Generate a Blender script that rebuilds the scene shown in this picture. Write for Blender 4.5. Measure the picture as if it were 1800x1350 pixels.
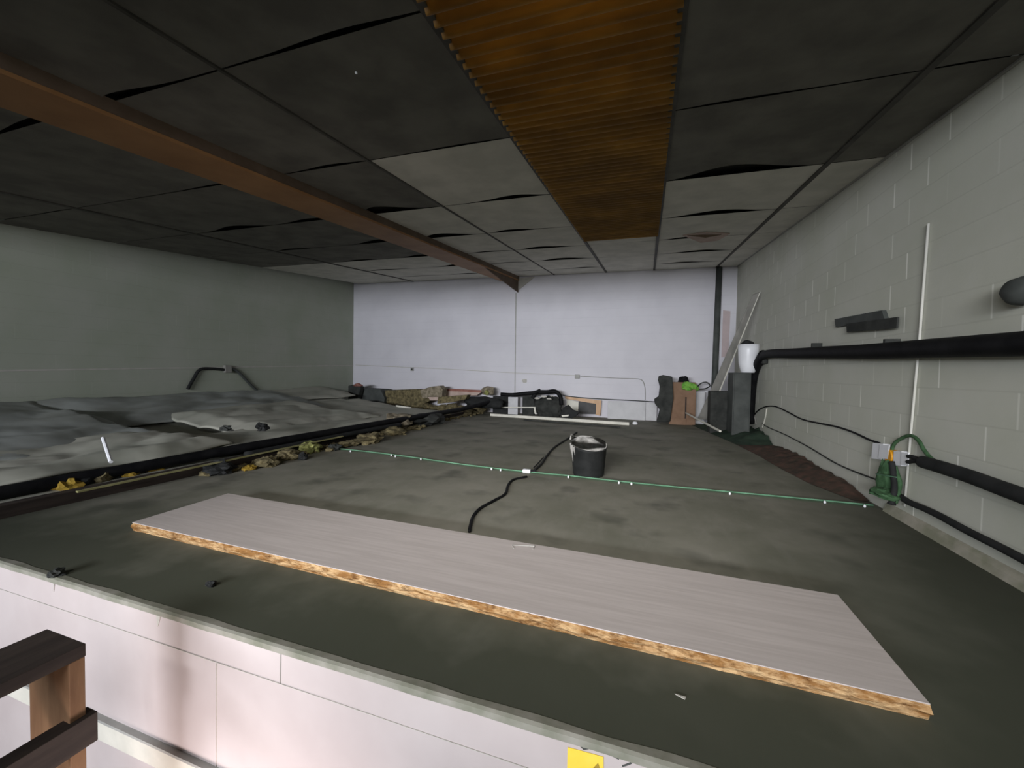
import bpy, bmesh, math, random
from mathutils import Vector, Matrix, noise
random.seed(7)
for o in list(bpy.data.objects): bpy.data.objects.remove(o, do_unlink=True)
C = bpy.context.scene.collection
PI = math.pi

# ------------------------------------------------------------------ camera
F_PX = 704.3
CAM = Vector((0, 0, 1.04))
YAW, PITCH, ROLL = 0.322838, -0.027954, -0.015680
RC = Matrix.Rotation(YAW, 3, 'Z') @ Matrix.Rotation(PITCH, 3, 'X') @ Matrix.Rotation(ROLL, 3, 'Y')
cam_d = bpy.data.cameras.new('camera'); cam = bpy.data.objects.new('camera', cam_d); C.objects.link(cam)
cam_d.sensor_width = 36; cam_d.lens = 36 * F_PX / 1800; cam_d.clip_start = 0.02
cam.matrix_world = Matrix.Translation(CAM) @ (RC @ Matrix.Rotation(PI / 2, 3, 'X')).to_4x4()
bpy.context.scene.camera = cam

# ------------------------------------------------------------------ light and exposure
sc = bpy.context.scene
sc.view_settings.view_transform = 'Standard'; sc.view_settings.look = 'None'
sc.view_settings.exposure = 0.0; sc.view_settings.gamma = 1; sc.view_settings.use_curve_mapping = False
w = bpy.data.worlds.new('world'); sc.world = w; w.use_nodes = True
w.node_tree.nodes['Background'].inputs[0].default_value = (0.75, 0.85, 0.62, 1)
w.node_tree.nodes['Background'].inputs[1].default_value = 0.012

def area(name, loc, target, sx, sy, power, color, spread=180):
    d = bpy.data.lights.new(name, 'AREA'); d.shape = 'RECTANGLE'; d.size = sx; d.size_y = sy
    d.energy = power; d.color = color; d.spread = math.radians(spread)
    o = bpy.data.objects.new(name, d); C.objects.link(o); o.location = loc
    o.rotation_euler = (Vector(target) - Vector(loc)).to_track_quat('-Z', 'Y').to_euler()
    return o
# daylight from the open shop front far behind the camera
area('shop_front_daylight', (-3.0, -7.5, 1.95), (-3.0, 9.8, 1.9), 6.0, 0.5, 375, (0.90, 0.93, 1.0), 90)
# added overhead fill for deck and board, just behind the camera under the ceiling
area('overhead_fill', (-0.8, -1.1, 2.0), (-0.9, 4.6, 0.0), 4.0, 0.2, 40, (1.0, 0.97, 0.93), 62)
# daylight falling on the rooflight from above
area('sky_over_rooflight', (-0.42, 0.0, 3.5), (-0.42, 2.0, 2.65), 1.3, 0.4, 20, (1.0, 0.97, 0.75), 140)
# the shop's own lamps below deck level, shining on the deck's front face
area('shop_lamp_below', (-0.75, 0.25, -1.05), (-1.75, 1.13, -0.6), 1.1, 0.3, 10, (1.0, 0.86, 0.84), 90)
def spot(name, loc, target, power, color, deg, blend):
    d = bpy.data.lights.new(name, 'SPOT'); d.energy = power; d.color = color; d.spot_size = math.radians(deg); d.spot_blend = blend
    d.shadow_soft_size = 0.05
    o = bpy.data.objects.new(name, d); C.objects.link(o); o.location = loc
    o.rotation_euler = (Vector(target) - Vector(loc)).to_track_quat('-Z', 'Y').to_euler()
spot('spot_below_deck', (-1.45, 0.35, -1.2), (-2.10, 1.13, -0.66), 5, (1, 0.90, 0.86), 66, 0.9)
spot('spot_below_deck', (-1.15, 0.45, -1.1), (-2.12, 1.13, -0.36), 5, (1, 0.90, 0.86), 50, 1.0)  # added fill that washes out the post's shadow on the front face
spot('spot_below_deck', (-1.5, 0.25, -1.25), (-1.5, 1.13, -0.72), 5, (1, 0.93, 0.88), 45, 0.9)

# ------------------------------------------------------------------ room dimensions
XR, YB, YE, XL = 1.8203, 9.8191, 1.128, -8.2741
ZC, SX, SY = 3.4529, -0.0172, 0.1012          # ceiling rises towards the back wall
XJ = -4.1                                      # side edge of the deck
def zceil(x, y): return ZC + SY * (y - YB) + SX * x
def xleft(y): return XL + 0.029 * (YB - y)
def ray(u, v): return RC @ Vector(((u - 900) / F_PX, 1, -(v - 675) / F_PX))
def hit(u, v, p, n):
    d = ray(u, v); n = Vector(n); return CAM + d * ((Vector(p) - CAM).dot(n) / d.dot(n))
def FL(u, v, z=0.0): return hit(u, v, (0, 0, z), (0, 0, 1))
def CE(u, v, off=0.0): return hit(u, v, (0, YB, ZC - off), (-SX, -SY, 1))
def WR(u, v, off=0.0): return hit(u, v, (XR - off, 0, 0), (1, 0, 0))
def VY(u, v, y): return hit(u, v, (0, y, 0), (0, 1, 0))
def WB(u, v, off=0.0): return VY(u, v, YB - off)
def WL(u, v, off=0.0): return hit(u, v, (XL + off, YB, 0), (1, 0.029, 0))

# ------------------------------------------------------------------ materials
def base_mat(name, rough=0.8, metal=0.0, spec=0.3):
    m = bpy.data.materials.new(name); m.use_nodes = True
    b = m.node_tree.nodes['Principled BSDF']
    b.inputs['Roughness'].default_value = rough; b.inputs['Metallic'].default_value = metal
    b.inputs['Specular IOR Level'].default_value = spec
    return m, m.node_tree, b
def nd(t, kind, **kw):
    n = t.nodes.new(kind)
    for k, v in kw.items(): setattr(n, k, v)
    return n
def math_n(t, op, a, b=None):
    n = nd(t, 'ShaderNodeMath', operation=op)
    for i, x in enumerate((a, b)):
        if x is None: continue
        if isinstance(x, (int, float)): n.inputs[i].default_value = x
        else: t.links.new(x, n.inputs[i])
    return n.outputs[0]
def mixc(t, fac, a, b):
    n = nd(t, 'ShaderNodeMix', data_type='RGBA')
    if isinstance(fac, (int, float)): n.inputs['Factor'].default_value = fac
    else: t.links.new(fac, n.inputs['Factor'])
    for k, x in (('A', a), ('B', b)):
        s = [i for i in n.inputs if i.name == k and i.type == 'RGBA'][0]
        if isinstance(x, tuple): s.default_value = (*x, 1) if len(x) == 3 else x
        else: t.links.new(x, s)
    return [o for o in n.outputs if o.type == 'RGBA'][0]
def pos(t): return nd(t, 'ShaderNodeNewGeometry').outputs['Position']
def noise_n(t, vec, scale, detail=4, rough=0.55, stretch=None):
    if stretch:
        mp = nd(t, 'ShaderNodeMapping'); mp.inputs['Scale'].default_value = stretch; t.links.new(vec, mp.inputs[0]); vec = mp.outputs[0]
    n = nd(t, 'ShaderNodeTexNoise'); n.inputs['Scale'].default_value = scale; n.inputs['Detail'].default_value = detail
    n.inputs['Roughness'].default_value = rough; t.links.new(vec, n.inputs['Vector']); return n.outputs[0]
def ramp(t, fac, lo, hi):
    n = nd(t, 'ShaderNodeMapRange'); t.links.new(fac, n.inputs[0]); n.inputs[1].default_value = lo; n.inputs[2].default_value = hi
    return n.outputs[0]
def bump(t, b, h, strength, dist=0.01):
    n = nd(t, 'ShaderNodeBump'); n.inputs['Strength'].default_value = strength; n.inputs['Distance'].default_value = dist
    t.links.new(h, n.inputs['Height']); t.links.new(n.outputs[0], b.inputs['Normal'])
def mottled(name, c1, c2, scale=6, rough=0.8, metal=0.0, spec=0.3, bmp=0.2, stretch=None, lo=0.35, hi=0.65, bdist=0.01):
    m, t, b = base_mat(name, rough, metal, spec); p = pos(t)
    n = noise_n(t, p, scale, stretch=stretch)
    t.links.new(mixc(t, ramp(t, n, lo, hi), c1, c2), b.inputs['Base Color'])
    if bmp: bump(t, b, n, bmp, bdist)
    return m

M = {}
# deck: dark stained screed with cloudy patches and pale scuffs
m, t, b = base_mat('deck_screed', 0.75, 0, 0.25); p = pos(t)
n1 = noise_n(t, p, 1.1, 5, 0.6); n2 = noise_n(t, p, 7, 6, 0.7, (1, 0.35, 1)); n3 = noise_n(t, p, 2.3, 3, 0.5)
c = mixc(t, ramp(t, n1, 0.35, 0.68), (0.15, 0.15, 0.115), (0.25, 0.24, 0.20))
c = mixc(t, math_n(t, 'MULTIPLY', ramp(t, n2, 0.5, 0.8), 0.5), c, (0.26, 0.25, 0.22))
c = mixc(t, math_n(t, 'MULTIPLY', ramp(t, n3, 0.56, 0.72), 0.6), c, (0.06, 0.062, 0.05))
s_ = nd(t, 'ShaderNodeSeparateXYZ'); t.links.new(p, s_.inputs[0])      # dark staining in front; dimness to the right put into the colour
n4 = noise_n(t, p, 1.7, 4, 0.6)
fr_ = ramp(t, math_n(t, 'ADD', s_.outputs[1], math_n(t, 'MULTIPLY', n4, 1.5)), 3.1, 2.1)
rt_ = ramp(t, math_n(t, 'SUBTRACT', math_n(t, 'ADD', s_.outputs[0], math_n(t, 'MULTIPLY', n4, 0.8)), math_n(t, 'MULTIPLY', s_.outputs[1], 0.45)), -0.3, 0.7)
st_ = math_n(t, 'MULTIPLY', math_n(t, 'MAXIMUM', fr_, rt_), 0.93)
c = mixc(t, st_, c, (0.05, 0.055, 0.038))
t.links.new(c, b.inputs['Base Color']); bump(t, b, n2, 0.15, 0.01); M['deck'] = m

def block_wall(name, axis, col, col2, vis, tick, bw=0.4, bh=0.2, phase=(0.0, 0.0)):
    """painted concrete blocks: bed and head joints drawn from the position on the wall"""
    m, t, b = base_mat(name, 0.7, 0, 0.3); p = pos(t)
    s = nd(t, 'ShaderNodeSeparateXYZ'); t.links.new(p, s.inputs[0])
    h = s.outputs[0 if axis == 'x' else 1]; z = s.outputs[2]
    r = math_n(t, 'DIVIDE', math_n(t, 'ADD', z, 20 + phase[1]), bh); row = math_n(t, 'FLOOR', r)
    par = math_n(t, 'MULTIPLY', math_n(t, 'MODULO', row, 2), 0.5)
    q = math_n(t, 'ADD', math_n(t, 'DIVIDE', math_n(t, 'ADD', h, 40 + phase[0]), bw), par)
    fx = math_n(t, 'MULTIPLY', math_n(t, 'ABSOLUTE', math_n(t, 'SUBTRACT', math_n(t, 'FRACT', q), 0.5)), bw)
    fz = math_n(t, 'MULTIPLY', math_n(t, 'ABSOLUTE', math_n(t, 'SUBTRACT', math_n(t, 'FRACT', r), 0.5)), bh)
    head = ramp(t, fx, bw / 2 - 0.009, bw / 2 - 0.003); bed = ramp(t, fz, bh / 2 - 0.007, bh / 2 - 0.002)
    wn = nd(t, 'ShaderNodeTexWhiteNoise', noise_dimensions='2D')
    cx = nd(t, 'ShaderNodeCombineXYZ'); t.links.new(math_n(t, 'FLOOR', math_n(t, 'ADD', q, 0.5)), cx.inputs[0]); t.links.new(row, cx.inputs[1])
    t.links.new(cx.outputs[0], wn.inputs[0])
    gate = ramp(t, wn.outputs['Value'], 0.3, 0.9)
    n = noise_n(t, p, 1.5, 4); fine = noise_n(t, p, 60, 3)
    c = mixc(t, ramp(t, n, 0.3, 0.7), col, col2)
    c = mixc(t, math_n(t, 'MULTIPLY', bed, vis), c, tuple(x * 0.55 for x in col))
    notbed = math_n(t, 'SUBTRACT', 1, bed)
    c = mixc(t, math_n(t, 'MULTIPLY', math_n(t, 'MULTIPLY', math_n(t, 'MULTIPLY', head, gate), tick), notbed), c, (0.98, 0.98, 0.9))  # light catching the head joints is painted as near-white ticks
    t.links.new(c, b.inputs['Base Color'])
    hgt = math_n(t, 'SUBTRACT', math_n(t, 'MULTIPLY', fine, 0.3), math_n(t, 'MULTIPLY', bed, 0.4))
    bump(t, b, hgt, 0.25, 0.006)
    return m
M['wall_right'] = block_wall('wall_right_blocks', 'y', (0.52, 0.53, 0.445), (0.59, 0.59, 0.525), 0.14, 0.85, phase=(0.02, 0.02))
M['wall_back'] = block_wall('wall_back_blocks', 'x', (0.60, 0.59, 0.63), (0.66, 0.65, 0.69), 0.10, 0.0)
M['wall_left'] = block_wall('wall_left_blocks', 'y', (0.335, 0.365, 0.29), (0.39, 0.405, 0.345), 0.10, 0.05)
M['wall_front'] = mottled('front_face_paint', (0.47, 0.415, 0.405), (0.52, 0.465, 0.455), 3, 0.6)
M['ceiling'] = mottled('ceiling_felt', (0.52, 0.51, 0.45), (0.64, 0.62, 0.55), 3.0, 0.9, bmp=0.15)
M['ceiling_shaded'] = mottled('shaded_ceiling_felt', (0.115, 0.11, 0.095), (0.17, 0.165, 0.14), 3.0, 0.9, bmp=0.15)  # dimness of the near ceiling put into a darker felt colour
M['void'] = mottled('roof_void_dark', (0.02, 0.02, 0.018), (0.03, 0.028, 0.025), 4, 0.95)
M['tbar'] = mottled('dull_grid_bar', (0.05, 0.048, 0.04), (0.08, 0.075, 0.065), 8, 0.7)
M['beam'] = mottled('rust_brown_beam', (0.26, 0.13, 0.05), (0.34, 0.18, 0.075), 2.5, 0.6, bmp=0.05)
M['beam_side'] = mottled('beam_shaded_side', (0.10, 0.07, 0.045), (0.14, 0.10, 0.07), 4, 0.8)  # shade on the beam's side face put into a darker brown
M['plaster'] = mottled('grey_plaster', (0.42, 0.41, 0.37), (0.5, 0.48, 0.44), 6)
# amber corrugated rooflight sheet, dirty in patches
m, t, b = base_mat('amber_rooflight', 0.45, 0, 0.5); p = pos(t)
n = noise_n(t, p, 1.6, 4, 0.6, (1.0, 1.6, 1)); n2 = noise_n(t, p, 9, 3, 0.6, (0.25, 1.6, 1))
f = math_n(t, 'MULTIPLY', ramp(t, n, 0.38, 0.60), ramp(t, n2, 0.25, 0.75))
c = mixc(t, f, (0.30, 0.165, 0.045), (0.62, 0.35, 0.07)); t.links.new(c, b.inputs['Base Color'])
tr = nd(t, 'ShaderNodeBsdfTranslucent'); t.links.new(c, tr.inputs[0])
mx = nd(t, 'ShaderNodeMixShader'); mx.inputs[0].default_value = 0.45
t.links.new(b.outputs[0], mx.inputs[1]); t.links.new(tr.outputs[0], mx.inputs[2])
t.links.new(mx.outputs[0], t.nodes['Material Output'].inputs[0]); M['amber'] = m

M['laminate'] = mottled('pale_woodgrain_laminate', (0.45, 0.405, 0.385), (0.52, 0.47, 0.45), 9, 0.42, spec=0.4, bmp=0.04, stretch=(0.35, 6, 1))
# broken chipboard edge
m, t, b = base_mat('raw_chipboard', 0.9, 0, 0.1); p = pos(t)
n = noise_n(t, p, 9, 6, 0.7, (1, 1, 4)); n2 = noise_n(t, p, 40, 4, 0.7, (0.5, 1, 1.5))
c = mixc(t, ramp(t, n, 0.42, 0.6), (0.26, 0.13, 0.045), (0.56, 0.38, 0.20))
c = mixc(t, ramp(t, n2, 0.5, 0.68), c, (0.12, 0.055, 0.02)); t.links.new(c, b.inputs['Base Color'])
bump(t, b, n, 0.6, 0.02); M['chip'] = m
M['blanket'] = mottled('dusty_grey_blanket', (0.30, 0.305, 0.255), (0.46, 0.45, 0.385), 1.6, 0.85, bmp=0.35, lo=0.3, hi=0.7)
M['blanket_blue'] = mottled('bluish_grey_sheet', (0.26, 0.27, 0.245), (0.37, 0.39, 0.375), 1.8, 0.7, bmp=0.3)
M['black'] = mottled('black_plastic', (0.005, 0.005, 0.006), (0.011, 0.011, 0.012), 8, 0.65, spec=0.12)
M['black_matt'] = mottled('black_rubber', (0.009, 0.010, 0.010), (0.020, 0.021, 0.021), 8, 0.8, bmp=0.3)
M['dark'] = mottled('dark_grey_dirty', (0.020, 0.022, 0.020), (0.045, 0.047, 0.043), 6, 0.85, bmp=0.3)
M['slate'] = mottled('slate_grey_sheet', (0.045, 0.05, 0.047), (0.075, 0.082, 0.076), 4, 0.7)
M['gripe'] = mottled('mid_grey_paint', (0.30, 0.30, 0.28), (0.38, 0.38, 0.355), 6, 0.6)
M['boardgrey'] = mottled('weathered_grey_board', (0.21, 0.205, 0.185), (0.28, 0.27, 0.245), 6, 0.7, stretch=(1, 1, 0.3))
M['white'] = mottled('white_plastic', (0.78, 0.79, 0.82), (0.84, 0.85, 0.88), 5, 0.35, spec=0.5, bmp=0)
M['offwhite'] = mottled('off_white_paint', (0.58, 0.57, 0.50), (0.68, 0.66, 0.58), 8, 0.6)
M['cement'] = mottled('dried_cement', (0.17, 0.165, 0.155), (0.36, 0.35, 0.33), 18, 0.9, bmp=0.6)
M['cardboard'] = mottled('brown_cardboard', (0.19, 0.115, 0.072), (0.24, 0.15, 0.098), 5, 0.85)
M['wood'] = mottled('pale_pine', (0.55, 0.36, 0.22), (0.66, 0.45, 0.29), 8, 0.7, stretch=(1, 1, 0.4))
M['dark_wood'] = mottled('dark_brown_timber', (0.026, 0.019, 0.016), (0.045, 0.033, 0.027), 8, 0.75, stretch=(3, 0.4, 3))
M['tan_wood'] = mottled('tan_brown_timber', (0.15, 0.078, 0.038), (0.20, 0.11, 0.055), 9, 0.7, stretch=(3, 3, 0.5))
M['foam'] = mottled('brown_insulation_wool', (0.07, 0.058, 0.03), (0.20, 0.165, 0.085), 14, 0.95, bmp=0.8, bdist=0.03)
M['foam_yellow'] = mottled('yellow_insulation_wool', (0.26, 0.16, 0.02), (0.38, 0.26, 0.04), 12, 0.9, bmp=0.6)
M['foam_green'] = mottled('yellow_green_wool', (0.13, 0.14, 0.04), (0.28, 0.28, 0.10), 14, 0.9, bmp=0.7)
M['rubble'] = mottled('tan_plaster_lump', (0.14, 0.12, 0.08), (0.30, 0.255, 0.185), 12, 0.9, bmp=0.7)
M['pinkplaster'] = mottled('pinkish_plaster', (0.42, 0.32, 0.27), (0.50, 0.39, 0.34), 8)
M['red'] = mottled('faded_red_board', (0.24, 0.10, 0.075), (0.32, 0.15, 0.12), 8)
M['green_rag'] = mottled('bright_green_rag', (0.10, 0.30, 0.04), (0.22, 0.46, 0.08), 14, 0.8, bmp=0.5)
M['green_net'] = mottled('dark_green_net', (0.03, 0.075, 0.03), (0.065, 0.14, 0.065), 22, 0.8, bmp=0.6)
M['tarp_green'] = mottled('blackish_green_tarpaulin', (0.014, 0.028, 0.018), (0.032, 0.052, 0.034), 7, 0.75, bmp=0.5)
M['net_red'] = mottled('dark_red_brown_netting', (0.04, 0.032, 0.022), (0.095, 0.052, 0.038), 12, 0.85, bmp=0.7)
M['green_cable'] = mottled('green_clear_cable', (0.09, 0.20, 0.12), (0.14, 0.28, 0.18), 10, 0.7, spec=0.2, bmp=0)
M['orange'] = mottled('orange_plastic', (0.62, 0.26, 0.01), (0.70, 0.33, 0.02), 5, 0.5)
M['yellow'] = mottled('yellow_sticker', (0.85, 0.58, 0.05), (0.90, 0.66, 0.10), 8, 0.5, bmp=0)
M['strip'] = mottled('yellowed_metal_strip', (0.30, 0.28, 0.12), (0.48, 0.45, 0.24), 6, 0.4, 0.3)
M['skirt_pale'] = mottled('wall_coloured_paint', (0.56, 0.56, 0.5), (0.64, 0.63, 0.58), 6, 0.6)
M['palepaint'] = mottled('pale_lilac_panel', (0.50, 0.50, 0.51), (0.56, 0.56, 0.57), 6, 0.6)
M['screen'] = mottled('dark_panel_glass', (0.03, 0.032, 0.032), (0.055, 0.052, 0.05), 5, 0.5)
M['lip'] = mottled('worn_deck_lip', (0.19, 0.195, 0.15), (0.30, 0.29, 0.25), 9, 0.8)
M['skirt'] = mottled('mossy_mortar_fillet', (0.26, 0.26, 0.19), (0.40, 0.37, 0.31), 7, 0.9, bmp=0.5)
M['pink_paint'] = mottled('pink_wall_paint', (0.47, 0.39, 0.39), (0.52, 0.43, 0.43), 6)
M['shop_floor'] = mottled('shop_floor_pale', (0.62, 0.56, 0.53), (0.68, 0.62, 0.6), 3, 0.5)
# green glow along the cable, painted as a see-through strip
m, t, b = base_mat('green_halo_strip', 0.3, 0, 0.5); b.inputs['Base Color'].default_value = (0.10, 0.34, 0.15, 1); b.inputs['Alpha'].default_value = 0.20; M['halo'] = m

# ------------------------------------------------------------------ mesh helpers
class MB:
    def __init__(s): s.bm = bmesh.new()
    def face(s, pts):
        try: return s.bm.faces.new([s.bm.verts.new(Vector(p)) for p in pts])
        except ValueError: pass
    def hexa(s, b, tp):
        """solid from four base points and four top points"""
        v = [s.bm.verts.new(Vector(p)) for p in list(b) + list(tp)]
        n = len(b)
        s.bm.faces.new(v[:n][::-1]); s.bm.faces.new(v[n:])
        for i in range(n): j = (i + 1) % n; s.bm.faces.new((v[i], v[j], v[n + j], v[n + i]))
        return s
    def box(s, x0, x1, y0, y1, z0, z1):
        return s.hexa([(x0, y0, z0), (x1, y0, z0), (x1, y1, z0), (x0, y1, z0)], [(x0, y0, z1), (x1, y0, z1), (x1, y1, z1), (x0, y1, z1)])
    def slab(s, pts, off):
        """polygon pushed through by a vector"""
        off = Vector(off); return s.hexa(pts, [Vector(p) + off for p in pts])
    def tube(s, pts, r, seg=12, cap=True):
        pts = [Vector(p) for p in pts]; rings = []
        rr = r if isinstance(r, (list, tuple)) else [r] * len(pts)
        ref = None
        for i, p in enumerate(pts):
            d = (pts[min(i + 1, len(pts) - 1)] - pts[max(i - 1, 0)]).normalized()
            if ref is None: ref = Vector((0, 0, 1)) if abs(d.z) < 0.9 else Vector((1, 0, 0))
            a = d.cross(ref).normalized(); bb = a.cross(d).normalized(); ref = bb
            rings.append([s.bm.verts.new(p + (a * math.cos(k * 2 * PI / seg) + bb * math.sin(k * 2 * PI / seg)) * rr[i]) for k in range(seg)])
        for A, B in zip(rings, rings[1:]):
            for k in range(seg): s.bm.faces.new((A[k], A[(k + 1) % seg], B[(k + 1) % seg], B[k]))
        if cap: s.bm.faces.new(rings[0][::-1]); s.bm.faces.new(rings[-1])
        return s
    def lathe(s, prof, c, seg=32, wob=0.0, tilt=0.0, zref=1.0):
        c = Vector(c); rings = []
        for i, (r, z) in enumerate(prof):
            rings.append([s.bm.verts.new(c + Vector((r * math.cos(a), r * math.sin(a), z + (wob * math.sin(3 * a + i) + tilt * (math.sin(a) - .45 * math.cos(a))) * max(0, z) / zref))) for a in [k * 2 * PI / seg for k in range(seg)]])
        for A, B in zip(rings, rings[1:]):
            for k in range(seg): s.bm.faces.new((A[k], A[(k + 1) % seg], B[(k + 1) % seg], B[k]))
        s.bm.faces.new(rings[0][::-1]); s.bm.faces.new(rings[-1]); return s
    def grid(s, fn, nu, nv):
        v = [[s.bm.verts.new(Vector(fn(i / nu, j / nv))) for j in range(nv + 1)] for i in range(nu + 1)]
        for i in range(nu):
            for j in range(nv): s.bm.faces.new((v[i][j], v[i + 1][j], v[i + 1][j + 1], v[i][j + 1]))
        return s
    def lump(s, c, size, seed=0, rough=0.35, sub=3, flat=True):
        b2 = bmesh.new(); bmesh.ops.create_icosphere(b2, subdivisions=sub, radius=1)
        c = Vector(c); sv = Vector(size); mp = {}
        for v in b2.verts:
            k = 1 + rough * noise.noise(v.co * 1.7 + Vector((seed * 7.1, seed * 3.3, 1))) + rough * 0.5 * noise.noise(v.co * 4.5 + Vector((seed, 5, seed)))
            p = Vector((v.co.x * sv.x * k, v.co.y * sv.y * k, v.co.z * sv.z * k))
            if flat and p.z < -sv.z * 0.6: p.z = -sv.z * 0.6
            mp[v] = s.bm.verts.new(c + p + Vector((0, 0, sv.z * 0.6 if flat else 0)))
        for f in b2.faces: s.bm.faces.new([mp[v] for v in f.verts])
        b2.free(); return s
def smooth_pts(pts, n=6):
    pts = [Vector(p) for p in pts]; out = []
    P = [pts[0]] + pts + [pts[-1]]
    for i in range(1, len(P) - 2):
        a, b, c, d = P[i - 1:i + 3]
        for k in range(n):
            u = k / n
            out.append(0.5 * ((2 * b) + (c - a) * u + (2 * a - 5 * b + 4 * c - d) * u * u + (3 * b - a - 3 * c + d) * u ** 3))
    out.append(pts[-1]); return out

def obj(name, mb, mat, parent=None, smooth=False, bevel=0.0, solid=0.0, sub=0):
    bm = mb.bm; bmesh.ops.recalc_face_normals(bm, faces=bm.faces)
    co = [v.co for v in bm.verts]
    lo = Vector([min(c[i] for c in co) for i in range(3)]); hi = Vector([max(c[i] for c in co) for i in range(3)])
    base = Vector(((lo.x + hi.x) / 2, (lo.y + hi.y) / 2, lo.z))
    for v in bm.verts: v.co -= base
    me = bpy.data.meshes.new(name); bm.to_mesh(me); bm.free()
    if smooth:
        for f in me.polygons: f.use_smooth = True
    me.materials.append(M[mat]); o = bpy.data.objects.new(name, me); C.objects.link(o)
    if parent is not None:
        o.parent = parent; o.location = base - parent['_base_v'] if '_base_v' in parent else base - WORLD[parent.name]
    else: o.location = base
    WORLD[o.name] = base
    if solid: k = o.modifiers.new('thickness', 'SOLIDIFY'); k.thickness = solid; k.offset = 0
    if bevel: k = o.modifiers.new('bevel', 'BEVEL'); k.width = bevel; k.segments = 2; k.limit_method = 'ANGLE'
    if sub: k = o.modifiers.new('sub', 'SUBSURF'); k.levels = sub; k.render_levels = sub
    return o
WORLD = {}
def tag(o, label, cat, group=None, kind=None):
    o['label'] = label; o['category'] = cat
    if group: o['group'] = group
    if kind: o['kind'] = kind
    return o
def thing(name, loc, label, cat, group=None):
    o = bpy.data.objects.new(name, None); C.objects.link(o); o.location = Vector(loc); WORLD[o.name] = Vector(loc); o.empty_display_size = 0.1
    return tag(o, label, cat, group)
def struct(name, mb, mat, label=None, **kw):
    o = obj(name, mb, mat, **kw); o['kind'] = 'structure'
    if label: o['label'] = label
    return o

# ------------------------------------------------------------------ room shell
struct('floor', MB().box(XJ, XR, YE, YB, -0.026, 0), 'deck', 'dark stained screed deck of the loft')
struct('floor_lower', MB().box(-9, 3, -9.0, YE + 0.3, -3.0, -2.9), 'slate')
struct('floor_side', MB().box(XL - 0.2, XJ, YE, YB, -0.30, -0.2), 'void')
struct('wall_right', MB().box(XR, XR + 0.2, -2.5, YB + 0.2, -3, 4.2), 'wall_right', 'cream painted block wall on the right')
struct('wall_back', MB().box(XL - 0.3, XR, YB, YB + 0.2, -0.3, 4.2), 'wall_back', 'pale lilac white end wall')
struct('wall_left', MB().hexa([(xleft(-2.5), -2.5, -3), (xleft(YB), YB, -3), (xleft(YB) - 0.2, YB, -3), (xleft(-2.5) - 0.2, -2.5, -3)],
                              [(xleft(-2.5), -2.5, 4.2), (xleft(YB), YB, 4.2), (xleft(YB) - 0.2, YB, 4.2), (xleft(-2.5) - 0.2, -2.5, 4.2)]), 'wall_left', 'greenish grey wall on the left')
# front face of the deck (painted, bright) and wall below
struct('wall_front', MB().box(XL, XR, YE, YE + 0.12, -2.9, -0.026), 'wall_front', 'bright pinkish white painted face below the deck edge')
# worn lip along the deck edge
def lipf(u, v):
    x = XL + (XR - XL) * u; n_ = noise.noise(Vector((x * 5, 0, 0)))
    P4 = [(YE + 0.030 + 0.008 * n_, 0.001), (YE + 0.004, 0.003), (YE - 0.006 - 0.002 * n_, -0.002), (YE - 0.007, -0.022 - 0.003 * n_), (YE + .001, -0.026)]
    return (x, *P4[round(v * 4)])
struct('trim_1', MB().grid(lipf, 240, 4), 'lip', 'worn greenish grey lip along the deck edge')
# seams in the front face
def seam(pts, wd=0.004):
    mb = MB()
    for a, b_ in zip(pts, pts[1:]):
        a, b_ = Vector(a), Vector(b_); d = (b_ - a).normalized(); s = Vector((d.z, 0, -d.x)) * wd / 2
        mb.slab([a - s, b_ - s, b_ + s, a + s], (0, -0.002, 0))
    return mb
PF = lambda u, v, off=0.0: VY(u, v, YE - off)
struct('trim_2', seam([PF(-30, 1025, .001), PF(187, 1098, .001), PF(330, 1147, .001), PF(493, 1202, .001), PF(600, 1238, .001), PF(1000, 1375, .001)], 0.002), 'plaster', 'thin level seam in the front face')
struct('trim_3', seam([PF(494, 1140, .001), PF(493, 1202, .001)], 0.002), 'gripe', 'short upright seam under the deck lip')
struct('trim_4', seam([PF(381, 1166, .001), PF(380, 1420, .001)], 0.002), 'plaster', 'faint upright seam in the front face')
# beam running along the lower front
q0, q1 = VY(173, 1271, YE - .02), VY(350, 1347, YE - .02); za = (q0.z + q1.z) / 2
struct('trim_5', MB().box(-4.5, XR, YE - .022, YE, za - 0.085, za), 'offwhite', 'beige beam across the lower front')
struct('trim_6', MB().box(-4.5, XR, YE - .024, YE, za, za + 0.012), 'gripe', 'dark strip standing in for the shadow gap on top of the lower beam')  # shade in the gap above the beam, drawn as a grey strip

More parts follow.
